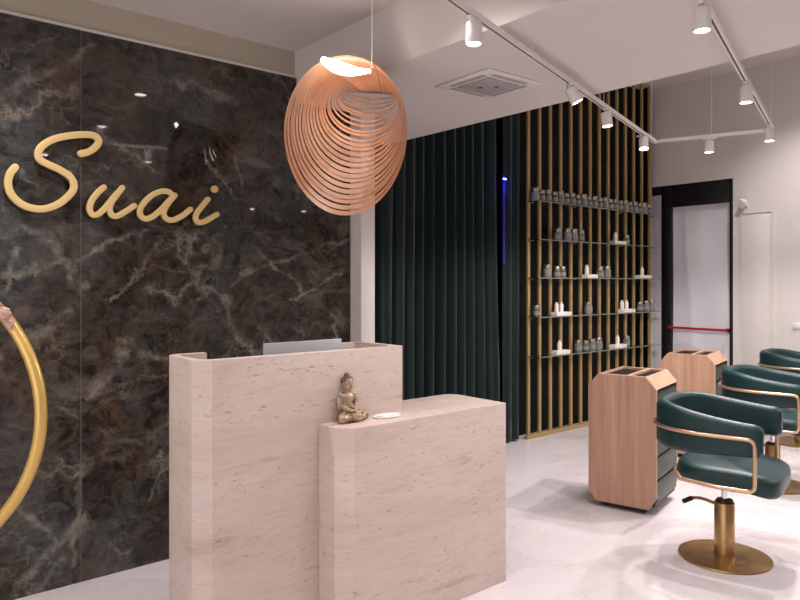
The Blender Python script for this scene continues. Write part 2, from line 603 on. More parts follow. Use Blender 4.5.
struct(box('wall_partition', (2.542, 3.37, 0), (2.65, 4.45, Z_LOW), M['wall'], bev=.004), 'white partition wall end standing beside the dark marble', 'wall')
struct(box('wall_rear', (2.54, 4.45, 0), (BACK_X + .2, 4.6, Z_HIGH), M['black_panel']), 'black wall behind the curtain and slat screen', 'wall')
# wall with the door opening
dy0 = on_x(651.5, 300, BACK_X).y      # far (left in view) side
dy1 = on_x(733, 300, BACK_X).y        # near side
dz = on_x(733, 178, BACK_X).z
bm = bmesh.new()
bm_box(bm, (BACK_X, dy0, 0), (BACK_X + .18, 4.45, Z_HIGH))
bm_box(bm, (BACK_X, YMIN - .2, 0), (BACK_X + .18, dy1, Z_HIGH))
bm_box(bm, (BACK_X, dy1, dz), (BACK_X + .18, dy0, Z_HIGH))
struct(from_bm('wall_back', bm, M['wall']), 'pale plaster wall around the black framed glass door', 'wall')
struct(box('wall_right', (XMIN - .2, YMIN - .2, 0), (BACK_X + .2, YMIN, Z_HIGH), M['wall_taupe']), 'taupe wall opposite the marble', 'wall')
struct(box('wall_entrance', (XMIN - .2, YMIN, 0), (XMIN, MARB_Y + .02, Z_HIGH), M['wall_taupe']), 'taupe wall at the far end of the reception', 'wall')

# door in the back wall
d1 = bpy.data.objects.new('door_1', None)
COL.objects.link(d1)
struct(d1, 'black framed glass door with frosted white film', 'door')
gx = BACK_X + .03
yb = on_x(661, 300, BACK_X).y
yc = on_x(672.5, 300, gx).y
yd = on_x(730.5, 300, gx).y
zt = on_x(700, 205, gx).z
box('side_panel', (BACK_X + .01, yb, 0), (BACK_X + .05, dy0 - .002, dz - .10), M['alu'], d1)
box('frame_post', (BACK_X + .005, yc, 0), (BACK_X + .075, yb, dz - .002), M['black'], d1, bev=.004)
box('frame_post', (BACK_X + .005, dy1 + .002, 0), (BACK_X + .075, yd, dz - .002), M['black'], d1, bev=.004)
box('frame_head', (BACK_X + .005, yd, zt), (BACK_X + .075, yc, dz - .002), M['black'], d1, bev=.004)
box('frame_head', (BACK_X + .008, yb, dz - .10), (BACK_X + .075, dy0 - .002, dz - .002), M['black'], d1)
box('frame_sill', (BACK_X + .005, yd, 0.0), (BACK_X + .075, yc, 0.06), M['black'], d1)
# frosted film: slightly wavy sheet
bm = bmesh.new()
ny, nz = 24, 30
gr = []
for j in range(nz + 1):
    row = []
    for i in range(ny + 1):
        ty, tz = i / ny, j / nz
        y = yd + (yc - yd) * ty
        z = .06 + (zt - .06) * tz
        wob = .006 * math.sin(ty * 9 + tz * 3) + .004 * math.sin(ty * 5 - tz * 11) + .007 * math.exp(-((ty - .8 + .25 * (1 - tz)) / .06) ** 2)
        row.append(bm.verts.new((gx + .012 - wob, y, z)))
    gr.append(row)
for j in range(nz):
    for i in range(ny):
        bm.faces.new((gr[j][i], gr[j][i + 1], gr[j + 1][i + 1], gr[j + 1][i]))
from_bm('frosted_pane', bm, M['film'], d1, smooth=True)
zb = on_x(700, 329, BACK_X).z
pb = tube('push_bar', [(BACK_X - .03, yd - .005, zb), (BACK_X - .03, yc + .02, zb + .004)], .014, M['red'], d1)
for yy in (yd + .01, yc + .01):
    box('bar_bracket', (BACK_X - .035, yy - .012, zb - .02), (BACK_X + .01, yy + .012, zb + .02), M['black'], d1)

# flush white service door right of it
d2 = bpy.data.objects.new('door_2', None)
COL.objects.link(d2)
struct(d2, 'white flush service door with a thin raised frame', 'door')
fy0, fy1 = on_x(742, 300, BACK_X).y, on_x(771.5, 300, BACK_X).y
fz = on_x(757, 213, BACK_X).z
box('door_leaf', (BACK_X - .006, fy1 + .004, 0.01), (BACK_X - .0005, fy0 - .004, fz - .004), M['wall'], d2, bev=.002)
box('frame_side', (BACK_X - .012, fy0, 0), (BACK_X - .0005, fy0 + .012, fz + .012), M['wall'], d2)
box('frame_side', (BACK_X - .016, fy1 - .02, 0), (BACK_X - .0005, fy1, fz + .012), M['wall'], d2)
box('frame_head', (BACK_X - .012, fy1, fz), (BACK_X - .0005, fy0, fz + .012), M['wall'], d2)

# wall fittings
p = on_x(797, 326, BACK_X)
sw = thing('light_switch', 'white light switch on the pale wall beside the service door', 'switch', (BACK_X, p.y, p.z))
box('plate', (-.010, -.045, -.03), (-.0005, .045, .03), M['white'], sw, bev=.002)
box('rocker', (-.014, -.035, -.022), (-.009, .035, .022), M['white_plastic'], sw, bev=.002)
p = on_x(744, 203, BACK_X)
al = thing('wall_sensor', 'small white sensor on the wall above the service door', 'sensor', (BACK_X, p.y, p.z))
box('mount', (-.03, -.025, -.03), (-.0005, .025, .03), M['white'], al, bev=.006)
bm = bmesh.new()
bm_box(bm, (-.02, -.03, -.045), (.02, .03, .045), .01)
h = from_bm('housing', bm, M['white'], al, auto=.7)
h.location = (-.045, .0, -.01)
h.rotation_euler = (.5, -.4, 0)
tube('arm', [(-.02, -.02, 0), (-.05, -.07, .03)], .006, M['white'], al, n=6)

# opposite wall: three backlit window blinds (they also show in the marble)
wx = [1.55, 2.05, 2.55, 3.05]
for i in range(3):
    w = bpy.data.objects.new('window_%d' % (i + 1), None)
    COL.objects.link(w)
    struct(w, 'window with a backlit white blind opposite the marble', 'window')
    x0, x1 = wx[i] + .02, wx[i + 1] - .02
    box('blind', (x0 + .04, YMIN + .001, 1.5), (x1 - .04, YMIN + .012, 2.40), M['blind'], w)
    bm = bmesh.new()
    for lo, hi in (((x0, 1.46), (x0 + .04, 2.44)), ((x1 - .04, 1.46), (x1, 2.44)), ((x0 + .04, 1.46), (x1 - .04, 1.5)), ((x0 + .04, 2.40), (x1 - .04, 2.44))):
        bm_box(bm, (lo[0], YMIN + .0005, lo[1]), (hi[0], YMIN + .03, hi[1]))
    from_bm('window_frame', bm, M['wall'], w)

# unseen end wall: three glowing panes added as fill light
for i in range(3):
    w = bpy.data.objects.new('window_%d' % (i + 4), None)
    COL.objects.link(w)
    struct(w, 'tall glowing pane added in the unseen end wall as fill light', 'window')
    y0, y1 = -2.5 + 1.75 * i, -2.5 + 1.75 * i + 1.65
    box('glow_pane', (XMIN + .001, y0 + .04, .14), (XMIN + .010, y1 - .04, 2.56), M['fill_pane'], w)
    bm = bmesh.new()
    for lo, hi in (((y0, .10), (y0 + .04, 2.60)), ((y1 - .04, .10), (y1, 2.60)), ((y0 + .04, .10), (y1 - .04, .14)), ((y0 + .04, 2.56), (y1 - .04, 2.60))):
        bm_box(bm, (XMIN + .0005, lo[0], lo[1]), (XMIN + .03, hi[0], hi[1]))
    from_bm('window_frame', bm, M['black'], w)

# ------------------------------------------------------------------ reception desk
desk = thing('reception_desk', 'two level travertine reception desk with rounded corners', 'desk', (0, 0, 0))
HB, HT = 2.355, 1.139                 # front face and top of the tall part
hx0, hx1, hyb, rr, th = 1.045, 2.011, 2.665, .055, .035
# tall part: C-shaped shell in plan with inward returns at the back
outer = []
outer += [(hx0 + .16, hyb)]
outer += round_corner(hx0 + rr, hyb - rr, rr, 90, 180, 3)
outer += round_corner(hx0 + rr, HB + rr, rr, 180, 270, 1)
outer += [(hx1 - .004, HB), (hx1, HB + .004)]
outer += round_corner(hx1 - rr, hyb - rr, rr, 0, 90)
outer += [(hx1 - .14, hyb)]
inner = []
ri = rr - th * .6
inner += [(hx1 - .14, hyb - th)]
inner += round_corner(hx1 - th - ri, hyb - th - ri, ri, 90, 0)
inner += round_corner(hx1 - th - ri, HB + th + ri, ri, 0, -90)
inner += round_corner(hx0 + th + ri, HB + th + ri, ri, 270, 180)
inner += round_corner(hx0 + th + ri, hyb - th - ri, ri, 180, 90)
inner += [(hx0 + .16, hyb - th)]
bm = bmesh.new()
bm_prism(bm, outer + inner, 0.0, HT, bev=.003)
from_bm('tall_counter', bm, M['travertine'], desk, auto=math.radians(28))
box('worktop', (hx0 + th + .002, HB + th + .002, .90), (hx1 - th - .002, hyb - th - .002, .93), M['travertine'], desk, bev=.003)
# low part
lx0, lx1, ly0, ly1, LT, lr = 1.560, 2.516, 2.186, 2.56, .848, .057
pts = round_corner(lx0 + lr, ly0 + lr, lr, 180, 270, 1)
pts += [(lx1 - .004, ly0), (lx1, ly0 + .004)]
pts += round_corner(lx1 - .06, ly1 - .06, .06, 0, 90)
pts += [(hx1 + .001, ly1), (hx1 + .001, HB - .001), (lx0, HB - .001)]
bm = bmesh.new()
bm_prism(bm, pts, 0.0, LT, bev=.003)
from_bm('low_counter', bm, M['travertine'], desk, auto=math.radians(28))

# laptop behind the tall counter
lap_y = 2.50
pl, pr = on_y(263, 343, lap_y), on_y(341, 338.5, lap_y)
lw = pr.x - pl.x
lap = thing('laptop', 'silver laptop with its lid up behind the reception counter', 'laptop', ((pl.x + pr.x) / 2, lap_y, .931))
lid_h = pr.z - .931
box('base', (-lw / 2, .012, 0.0), (lw / 2, .125, .014), M['laptop'], lap, bev=.003)
lid = box('lid', (-lw / 2, -.006, .010), (lw / 2, .002, lid_h), M['laptop'], lap, bev=.003)
box('screen', (-lw / 2 + .01, .0021, .03), (lw / 2 - .01, .0035, lid_h - .012), M['black'], lid)
box('keyboard', (-lw / 2 + .03, .03, .0135), (lw / 2 - .03, .10, .0155), M['dark_plastic'], lap)

# seated figurine: blobs fused by a voxel remesh into one continuous figure
sp = on_z(351, 421, LT)
fig = thing('seated_figurine', 'small aged gold figurine sitting cross legged on the low travertine counter', 'figurine', (sp.x, sp.y + .015, LT), math.radians(10))
bm = bmesh.new()


def blob(c, r, rot=None):
    mtx = Matrix.Translation(c)
    if rot:
        mtx = mtx @ rot
    bmesh.ops.create_uvsphere(bm, u_segments=16, v_segments=10, radius=1.0, matrix=mtx @ Matrix.Diagonal((*r, 1)))


def limb(a, b, ra, rb, n=7):
    a, b = Vector(a), Vector(b)
    for k in range(n):
        t = k / (n - 1)
        r = ra + (rb - ra) * t
        blob(a.lerp(b, t), (r, r, r))


# local: faces -Y, X to its side
blob((0, .006, .020), (.050, .040, .021))                 # hips / folded robe
limb((.028, .005, .022), (.066, -.030, .020), .021, .019)   # thighs
limb((-.028, .005, .022), (-.066, -.030, .020), .021, .019)
limb((.066, -.030, .017), (-.012, -.050, .016), .017, .013)   # crossed shins
limb((-.066, -.030, .017), (.012, -.044, .022), .017, .013)
blob((0, .012, .060), (.030, .023, .036))                 # belly and chest
blob((0, .014, .092), (.037, .024, .027))
blob((.036, .014, .105), (.014, .015, .014))
blob((-.036, .014, .105), (.014, .015, .014))
limb((.043, .013, .102), (.048, .004, .062), .0125, .0115)
limb((-.043, .013, .102), (-.048, .004, .062), .0125, .0115)
limb((.048, .004, .062), (.010, -.026, .044), .011, .009)
limb((-.048, .004, .062), (-.010, -.026, .044), .011, .009)
blob((0, -.030, .043), (.018, .011, .008))                # folded hands
limb((0, .014, .110), (0, .010, .130), .013, .012, 4)       # neck
blob((0, .006, .152), (.0225, .024, .027))                # head
blob((0, .000, .141), (.016, .017, .014))                 # jaw
blob((0, .010, .160), (.025, .026, .022))                 # hair cap
blob((0, .010, .184), (.011, .011, .012))                 # topknot
blob((0, -.019, .148), (.0042, .005, .006))               # nose
blob((.024, .008, .147), (.0045, .006, .013))             # long ears
blob((-.024, .008, .147), (.0045, .006, .013))
f_o = from_bm('body', bm, M['statue'], fig, smooth=True)
rm = f_o.modifiers.new('fuse', 'REMESH')
rm.mode = 'VOXEL'
rm.voxel_size = .0026
rm.use_smooth_shade = True
sm = f_o.modifiers.new('soft', 'SMOOTH')
sm.iterations = 3
sm.factor = .5
bm = bmesh.new()
blob((0, .013, .163), (.0262, .0265, .0215))
blob((0, .012, .186), (.0125, .0125, .0125))
random.seed(2)
for k in range(46):                                         # curls
    a, e = random.uniform(0, 6.28), random.uniform(.05, 1.5)
    q = Vector((math.cos(a) * math.cos(e), math.sin(a) * math.cos(e), math.sin(e)))
    if q.y < -.55 and q.z < .6:
        continue
    blob((q.x * .0255, .013 + q.y * .026, .163 + q.z * .021), (.0042, .0042, .0042))
from_bm('hair', bm, M['statue_dark'], fig, smooth=True)
bm = bmesh.new()
for k in range(3):                                          # robe folds over the shins
    pth = smooth_path([(-.05 + .012 * k, -.028, .036 - .004 * k), (-.02, -.052 - .002 * k, .030 - .006 * k), (.02, -.056, .026 - .006 * k), (.055 - .01 * k, -.036, .036 - .005 * k)], 5)
    bm_sweep(bm, pth, circ(.003, 6), False, (0, 0, 1))
from_bm('robe_folds', bm, M['statue'], fig, smooth=True)

# little stack of cards beside the figurine
cp = on_z(387, 416.2, LT)
cards = thing('business_cards', 'white business cards lying in a small dish beside the figurine', 'cards', (cp.x, cp.y, LT), math.radians(12))
dish = lathe('dish', [(0, .0), (.045, .0), (.060, .002), (.062, .004), (.059, .004), (.044, .0025), (0, .0025)], M['paper'], cards, 28)
dish.scale = (1.15, .8, 1)
for k in range(3):
    c_ = box('card', (-.043, -.026, .0027 + .0012 * k), (.043, .026, .0037 + .0012 * k), M['paper'], cards)
    c_.rotation_euler = (0, 0, .12 * k)

# ------------------------------------------------------------------ lettering on the marble
SG_Y = MARB_Y - .030
sign = thing('wall_sign', 'golden handwritten letters reading Suai mounted on the dark marble', 'sign', (0, 0, 0))


def stroke_mesh(bm, pts, w, taper=True, per=9):
    """flat letter stroke (width w) with depth, on the plane of the wall"""
    path = smooth_path([on_y(u, v, SG_Y) for u, v in pts], per)
    n = len(path)
    d = .016
    L, R = [], []
    for i, p in enumerate(path):
        a, b = path[max(0, i - 1)], path[min(n - 1, i + 1)]
        t = (b - a).normalized()
        s = Vector((t.z, 0, -t.x))
        L.append(p + s * w / 2)
        R.append(p - s * w / 2)
    t0 = (path[0] - path[1]).normalized()
    t1 = (path[-1] - path[-2]).normalized()
    def cap(p, t, first):
        s = Vector((t.z, 0, -t.x))
        return [p + (s * math.cos(math.pi * k / 6) + t * math.sin(math.pi * k / 6)) * (w / 2) for k in range(1, 6)]
    outline = R[::-1] + [q for q in cap(path[0], t0, True)][0:0] + L
    # quads strip front/back + rim, plus half-disc caps
    fr, bk = [], []
    for l, r in zip(L, R):
        fr.append((bm.verts.new(l + Vector((0, -d, 0))), bm.verts.new((l + r) / 2 + Vector((0, -d - .004, 0))), bm.verts.new(r + Vector((0, -d, 0)))))
        bk.append((bm.verts.new(l), bm.verts.new(r)))
    for i in range(n - 1):
        bm.faces.new((fr[i][0], fr[i + 1][0], fr[i + 1][1], fr[i][1]))
        bm.faces.new((fr[i][1], fr[i + 1][1], fr[i + 1][2], fr[i][2]))
        bm.faces.new((fr[i][0], bk[i][0], bk[i + 1][0], fr[i + 1][0]))
        bm.faces.new((fr[i][2], fr[i + 1][2], bk[i + 1][1], bk[i][1]))
        bm.faces.new((bk[i][0], bk[i][1], bk[i + 1][1], bk[i + 1][0]))
    for p, t, f, bkk in ((path[0], t0, fr[0], bk[0]), (path[-1], t1, fr[-1], bk[-1])):
        arc = cap(p, t, True)
        s = Vector((t.z, 0, -t.x))
        swap = (f[0].co - p).dot(s) < 0
        fa = [f[2] if swap else f[0]] + [bm.verts.new(q + Vector((0, -d, 0))) for q in arc] + [f[0] if swap else f[2]]
        ba = [bkk[1] if swap else bkk[0]] + [bm.verts.new(q) for q in arc] + [bkk[0] if swap else bkk[1]]
        for k in range(len(fa) - 1):
            bm.faces.new((fa[k], fa[k + 1], f[1]))
            bm.faces.new((fa[k], ba[k], ba[k + 1], fa[k + 1]))


LETTERS = {
    'letter_s': [[(80, 154), (88, 152), (95, 147), (98, 141), (93, 136), (82, 135), (66, 136.5), (52, 140), (42, 146), (37.5, 153), (39, 159.5),
                  (47, 164.5), (57, 169), (67, 175), (72.5, 182), (72.5, 190), (66, 198), (56, 205), (43, 209), (30, 208), (19, 203), (10.5, 194), (7.5, 184), (9.5, 174), (14.5, 167.5)]],
    'letter_u': [[(103, 187.5), (97, 193), (91, 201), (89, 209), (91.5, 214.5), (97, 214.5), (104, 208.5), (111, 200), (117, 193)],
                 [(121.5, 188), (116, 195), (110.5, 203), (109, 210), (111.5, 215.5), (117, 216), (125, 211.5), (133.5, 206)]],
    'letter_a': [[(171, 195), (167.5, 192), (160.5, 191.5), (152, 195), (144.5, 201.5), (139.5, 209), (140, 216), (145.5, 219), (153, 216), (161, 209), (169, 200)],
                 [(174, 195.5), (168.5, 202), (164, 209), (163, 215), (166.5, 219.5), (173, 220), (182, 215.5), (189.5, 209.5)]],
    'letter_i': [[(207, 199.5), (201.5, 206), (196, 213.5), (195, 219), (198, 222.5), (204, 221.5), (211, 217.5), (216, 214.5)]],
}
for nm, strokes in LETTERS.items():
    bm = bmesh.new()
    for s in strokes:
        stroke_mesh(bm, s, .031 if nm == 'letter_s' else .027)
    lo = from_bm(nm, bm, M['gold_paint'], sign, auto=math.radians(60))
    if nm == 'letter_i':
        c = on_y(213.5, 189.5, SG_Y)
        bm = bmesh.new()
        for k in range(1):
            bmesh.ops.create_cone(bm, cap_ends=True, segments=20, radius1=.019, radius2=.019, depth=.018,
                                  matrix=Matrix.Translation(c + Vector((0, -.009, 0))) @ Matrix.Rotation(math.pi / 2, 4, 'X'))
        from_bm('dot', bm, M['gold_paint'], lo, auto=math.radians(60))
# stand-off pins
for u, v in ((52, 140), (67, 175), (30, 208), (91, 211), (112, 213), (141, 213), (165, 216), (197, 219)):
    c = on_y(u, v, SG_Y)
    box('standoff_pin', (c.x - .004, SG_Y - .001, c.z - .004), (c.x + .004, MARB_Y - .0002, c.z + .004), M['gold_paint'], sign)

# ------------------------------------------------------------------ gold ring swing at the left
RING_D = 2.5
edge = at_depth(41, 415, RING_D)
RR = 153 / FPX * RING_D
rc = edge - RGT * RR
swing = thing('ring_swing', 'large golden ring swing hanging in front of the dark marble', 'swing', (rc.x, rc.y, rc.z - RR), math.atan2(RGT.y, RGT.x))
ring_pts = [(RR * math.cos(2 * math.pi * k / 64), 0, RR + RR * math.sin(2 * math.pi * k / 64)) for k in range(64)]
tube('ring', ring_pts, .0215, M['gold_ring'], swing, closed=True, n=14, up=(0, 1, 0))
sz = RR - .37
sw2 = math.sqrt(RR * RR - (sz - RR) ** 2)
tube('seat_bar', [(-sw2, 0, sz), (sw2 * 1.0, 0, sz)], .016, M['gold_ring'], swing, up=(0, 1, 0))
box('seat_pad', (-sw2 + .08, -.16, sz + .012), (sw2 - .10, .16, sz + .06), M['cushion'], swing, bev=.02, seg=3)
tube('hanger', [(0, 0, 2 * RR), (0, 0, Z_LEFT - (rc.z - RR) - .001)], .008, M['gold_ring'], swing, n=8, up=(0, 1, 0))
# pink fluffy flowers tied to the ring
random.seed(4)
ang = math.radians(40)
fl = thing('dried_flowers', 'bunch of fluffy pale pink dried flowers tied to the golden ring', 'flowers', (0, 0, 0))
fl.matrix_world = Matrix.Identity(4)
fc = at_depth(2, 305, RING_D)
bm = bmesh.new()
for k in range(26):
    t = random.random()
    base = at_depth(13 - 30 * t + random.uniform(-3, 3), 325 - 36 * t + random.uniform(-3, 3), RING_D - .03 + random.uniform(-.02, .02))
    r = random.uniform(.008, .016)
    bmesh.ops.create_icosphere(bm, subdivisions=2, radius=r, matrix=Matrix.Translation(base))
for v in bm.verts:
    v.co += Vector((random.uniform(-1, 1), random.uniform(-1, 1), random.uniform(-1, 1))) * .0035
from_bm('blossoms', bm, M['fluff'], fl)
st = [at_depth(13, 326, RING_D - .024), at_depth(0, 307, RING_D - .026), at_depth(-20, 285, RING_D - .028)]
tube('stem', st, .004, M['fluff'], fl, n=6)

# ------------------------------------------------------------------ pendant lamp: nested wooden strips hung between a crown and a rim
PD = 3.20
pen_c = at_depth(346, 136, PD)
pend = thing('pendant_lamp', 'pendant lamp of nested bent wooden strips with a glowing strip at its top', 'lamp', pen_c, PHI - math.pi / 2)
S_ = PD / FPX
NH = 24


def loop_pt(s, t, extra=0.0):
    """point of the loop of size s at angle t (degrees, 90 = top): x across, y depth, z up"""
    xl, xr = 345 - 60 * s, 394 + 13 * s
    vb, vt = 79 + 137.5 * s, 76 - 20.5 * s
    cu, cv, a, b = (xl + xr) / 2, (vb + vt) / 2, (xr - xl) / 2, (vb - vt) / 2
    ct, st = math.cos(math.radians(t)), math.sin(math.radians(t))
    u = cu + a * ct * (1 + .05 * st)
    v = cv - b * st
    dep = .30 * (1 - s) - .05 * s * (1 - st) * .5 - .045 * (1 - s) * max(0, -ct)
    return Vector(((u - 346) * S_, dep + extra, (136 - v) * S_))


random.seed(21)
ss = [1.0 - .97 * (k / (NH - 1)) for k in range(NH)]
ds = ss[0] - ss[1]
ss = [s + (random.uniform(-.22, .22) * ds if 1 < k < NH - 1 else 0) for k, s in enumerate(ss)]
for k, s in enumerate(ss):
    fr_ = .82 if s > .55 else max(.40, .82 - (.55 - s) * 1.5)
    so, si = s, max(.004, s - ds * fr_)
    full = k < 2
    t0, t1 = (90, 450) if full else (106, 394)
    seg = 72
    bm = bmesh.new()
    cols = []
    for j in range(seg if full else seg + 1):
        t = t0 + (t1 - t0) * j / seg
        po, pi_ = loop_pt(so, t), loop_pt(si, t, .004)
        if (po - pi_).length < .005:
            pi_ = po + (Vector((0, po.y, 0)) - po).normalized() * .005
        bk = Vector((0, .0035, 0))
        cols.append([bm.verts.new(po), bm.verts.new(pi_), bm.verts.new(pi_ + bk), bm.verts.new(po + bk)])
    n_ = len(cols)
    for j in range(n_ if full else n_ - 1):
        a, b = cols[j], cols[(j + 1) % n_]
        for q in range(4):
            bm.faces.new((a[q], a[(q + 1) % 4], b[(q + 1) % 4], b[q]))
    if not full:
        bm.faces.new(cols[0][::-1])
        bm.faces.new(cols[-1])
    from_bm('wooden_strip', bm, M['lamp_wood'], pend, auto=math.radians(50))


def sheet(name, s0, s1, t0, t1, ns=10, nt_=14, off=.0045, th=.004):
    bm = bmesh.new()
    g0 = [[bm.verts.new(loop_pt(s0 + (s1 - s0) * i / ns, t0 + (t1 - t0) * j / nt_, off)) for j in range(nt_ + 1)] for i in range(ns + 1)]
    for i in range(ns):
        for j in range(nt_):
            bm.faces.new((g0[i][j], g0[i + 1][j], g0[i + 1][j + 1], g0[i][j + 1]))
    o = from_bm(name, bm, M['lamp_wood'], pend, smooth=True)
    so_ = o.modifiers.new('ply', 'SOLIDIFY')
    so_.thickness = th
    so_.offset = 0
    return o


sheet('crown', .97, .02, 62, 113)                 # bent sheet that holds the left ends
sheet('rim', .97, .02, 18, 62, 10, 8)             # bent sheet that holds the right ends
# glowing strip under the crown
led_uv = [(323, 62), (330, 66.5), (339, 70.5), (348, 73), (358, 74.5), (371, 74)]
lp = smooth_path([Vector(((u - 346) * S_, -.045, (136 - v) * S_)) for u, v in led_uv], 5)
bm = bmesh.new()
bm_sweep(bm, lp, lambda t: [(x * .010, z * (.005 + .024 * math.sin(math.pi * min(1, t * .85 + .12)) ** 1.2)) for x, z in circ(1.0, 10)], False, (0, 0, 1))
from_bm('led_strip', bm, M['led'], pend, smooth=True)
cz = Z_LEFT - pen_c.z - .001
tube('cable', [((372 - 346) * S_, 0.0, (136 - 68) * S_), ((372 - 346) * S_, 0.0, cz)], .0022, M['white'], pend, n=6, up=(0, 1, 0))
lathe('ceiling_rose', [(0, cz - .03), (.045, cz - .03), (.05, cz - .024), (.05, cz), (0, cz)], M['white'], pend, 24, ((372 - 346) * S_, 0))
ld = bpy.data.lights.new('pendant_glow', 'POINT')
ld.energy = 0.5
ld.color = (1.0, 0.86, 0.72)
ld.shadow_soft_size = .05
lo = bpy.data.objects.new('pendant_glow', ld)
COL.objects.link(lo)
lo.parent = pend
lo.location = (.02, .12, .16)

# ------------------------------------------------------------------ curtains
random.seed(11)


def curtain(name, label, x0, x1, y, pitch, amp, seed):
    rnd = random.Random(seed)
    n = int((x1 - x0) / .009)
    ph = [rnd.uniform(0, 6.28) for _ in range(4)]
    bm = bmesh.new()
    zs = [.02, .25, .6, 1.0, 1.4, 1.8, 2.2, 2.6, 3.0, Z_HIGH - .07]
    rows = []
    for z in zs:
        row = []
        hfrac = z / Z_HIGH
        for i in range(n + 1):
            x = x0 + (x1 - x0) * i / n
            q = x - x0
            w = 2 * math.pi * q / pitch + 1.9 * math.sin(q * 4.1 + ph[0]) + 1.1 * math.sin(q * 9.7 + ph[3]) + .5 * math.sin(z * 1.1 + ph[1] + x * 3)
            amp_x = amp * (.62 + .38 * math.sin(q * 6.3 + ph[2] + .25 * z) * math.sin(q * 2.3 + ph[1]))
            off = amp_x * (math.sin(w) + .35 * math.sin(2 * w + ph[2]) * math.sin(q * 5 + ph[0]) + .12 * math.sin(3 * w + 2 * z)) * (.78 + .35 * (1 - hfrac))
            xx = x + .010 * math.cos(w) * (1 - .5 * hfrac)
            row.append(bm.verts.new((xx, y + off, z)))
        rows.append(row)
    for a, b in zip(rows, rows[1:]):
        for i in range(n):
            bm.faces.new((a[i], a[i + 1], b[i + 1], b[i]))
    o = from_bm(name, bm, M['velvet'], None, smooth=True)
    so = o.modifiers.new('cloth', 'SOLIDIFY')
    so.thickness = .004
    t = thing('curtain', label, 'curtain', (0, 0, 0))
    o.name = 'drape'
    o.parent = t
    tube('curtain_rail', [(x0 - .02, y, Z_HIGH - .045), (x1 + .02, y, Z_HIGH - .045)], .012, M['black'], t, n=8)
    for k in range(3):
        xx = x0 + (x1 - x0) * (k + .5) / 3
        box('rail_bracket', (xx - .01, y - .01, Z_HIGH - .035), (xx + .01, y + .01, Z_HIGH - .001), M['black'], t)
    return t


cx_split = on_y(503.5, 300, DRAPE_Y).x
cx_end = on_y(524.5, 300, DRAPE_Y).x
curtain('curtain', 'long dark green velvet curtain hanging in deep folds beside the white partition', 2.72, cx_split - .03, DRAPE_Y + .09, .125, .058, 3)
curtain('curtain', 'narrow dark green velvet curtain next to the brass slat screen', cx_split + .03, cx_end - .03, DRAPE_Y + .03, .11, .030, 8)
# small blue indicator light in the gap between the curtains
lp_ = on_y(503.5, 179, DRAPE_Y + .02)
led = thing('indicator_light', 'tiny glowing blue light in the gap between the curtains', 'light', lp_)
tube('glow_streak', [(0, .0, -.75), (0, .0, .03)], .012, M['blue_streak'], led, n=8, up=(0, 1, 0))  # glowing tube stands in for blue light spilling below the lens
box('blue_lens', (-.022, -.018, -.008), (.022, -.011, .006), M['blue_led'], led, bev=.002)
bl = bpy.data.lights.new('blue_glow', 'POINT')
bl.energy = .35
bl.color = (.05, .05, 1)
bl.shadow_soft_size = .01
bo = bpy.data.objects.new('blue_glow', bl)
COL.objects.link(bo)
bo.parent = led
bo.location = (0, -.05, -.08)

# ------------------------------------------------------------------ brass slat screen with glass shelves
slat_u = [529.2, 540.3, 551.3, 562, 572.3, 582.2, 591.8, 600.8, 609.6, 618.2, 626.5, 634.7, 642.6, 650.2]
sxs = [on_y(u, 300, DRAPE_Y).x for u in slat_u]
scr = thing('slat_screen', 'screen of tall vertical brass slats over a black panel', 'screen', ((sxs[0] + sxs[-1]) / 2, DRAPE_Y, 0))
ox = scr.location.x
pitch = (sxs[-1] - sxs[0]) / 13
sl_m = None
for i in range(14):
    x = sxs[0] + pitch * i - ox
    if sl_m is None:
        s0 = box('slat', (-.0165, 0, .035), (.0165, .022, Z_HIGH - .01), M['bronze'], scr, bev=.002, seg=1)
        sl_m = s0.data
        s0.location = (x, 0, 0)
    else:
        o = bpy.data.objects.new('slat', sl_m)
        COL.objects.link(o)
        o.parent = scr
        o.location = (x, 0, 0)
x0, x1 = sxs[0] - ox - .03, sxs[-1] - ox + .03
box('bottom_rail', (x0, -.004, 0.0), (x1, .030, .034), M['bronze'], scr, bev=.002)
box('back_panel', (x0, .15, 0), (x1, .17, Z_HIGH - .01), M['black_panel'], scr)
box('end_panel', (x1 - .004, .052, 0), (x1 + .012, .17, Z_HIGH - .01), M['black_panel'], scr)

SH_Y0, SH_Y1 = DRAPE_Y - .125, DRAPE_Y - .006
zsh = []
ordn = ['topmost', 'second highest', 'middle', 'second lowest', 'lowest']
for k, v in enumerate([199.5, 238.5, 277.5, 317.5, 358]):
    z = on_y(533, v, SH_Y0).z
    zsh.append(z)
    sh = thing('glass_shelf', ordn[k] + ' clear glass shelf mounted across the brass slats', 'shelf', (ox, DRAPE_Y, z), 0, 'glass shelves on the slat screen')
    box('pane', (x0 + .01, SH_Y0 - DRAPE_Y, -.008), (x1 - .01, SH_Y1 - DRAPE_Y, 0), M['glass'], sh, bev=.001, seg=1)
    box('front_edge', (x0 + .01, SH_Y0 - DRAPE_Y - .0022, -.0085), (x1 - .01, SH_Y0 - DRAPE_Y - .0002, .0003), M['glass_edge'], sh)
    for i in (0, 4, 9, 13):
        box('bracket', (sxs[0] + pitch * i - ox - .006, -.05, -.014), (sxs[0] + pitch * i - ox + .006, -.0005, -.0085), M['bronze'], sh)

PY = DRAPE_Y - .066


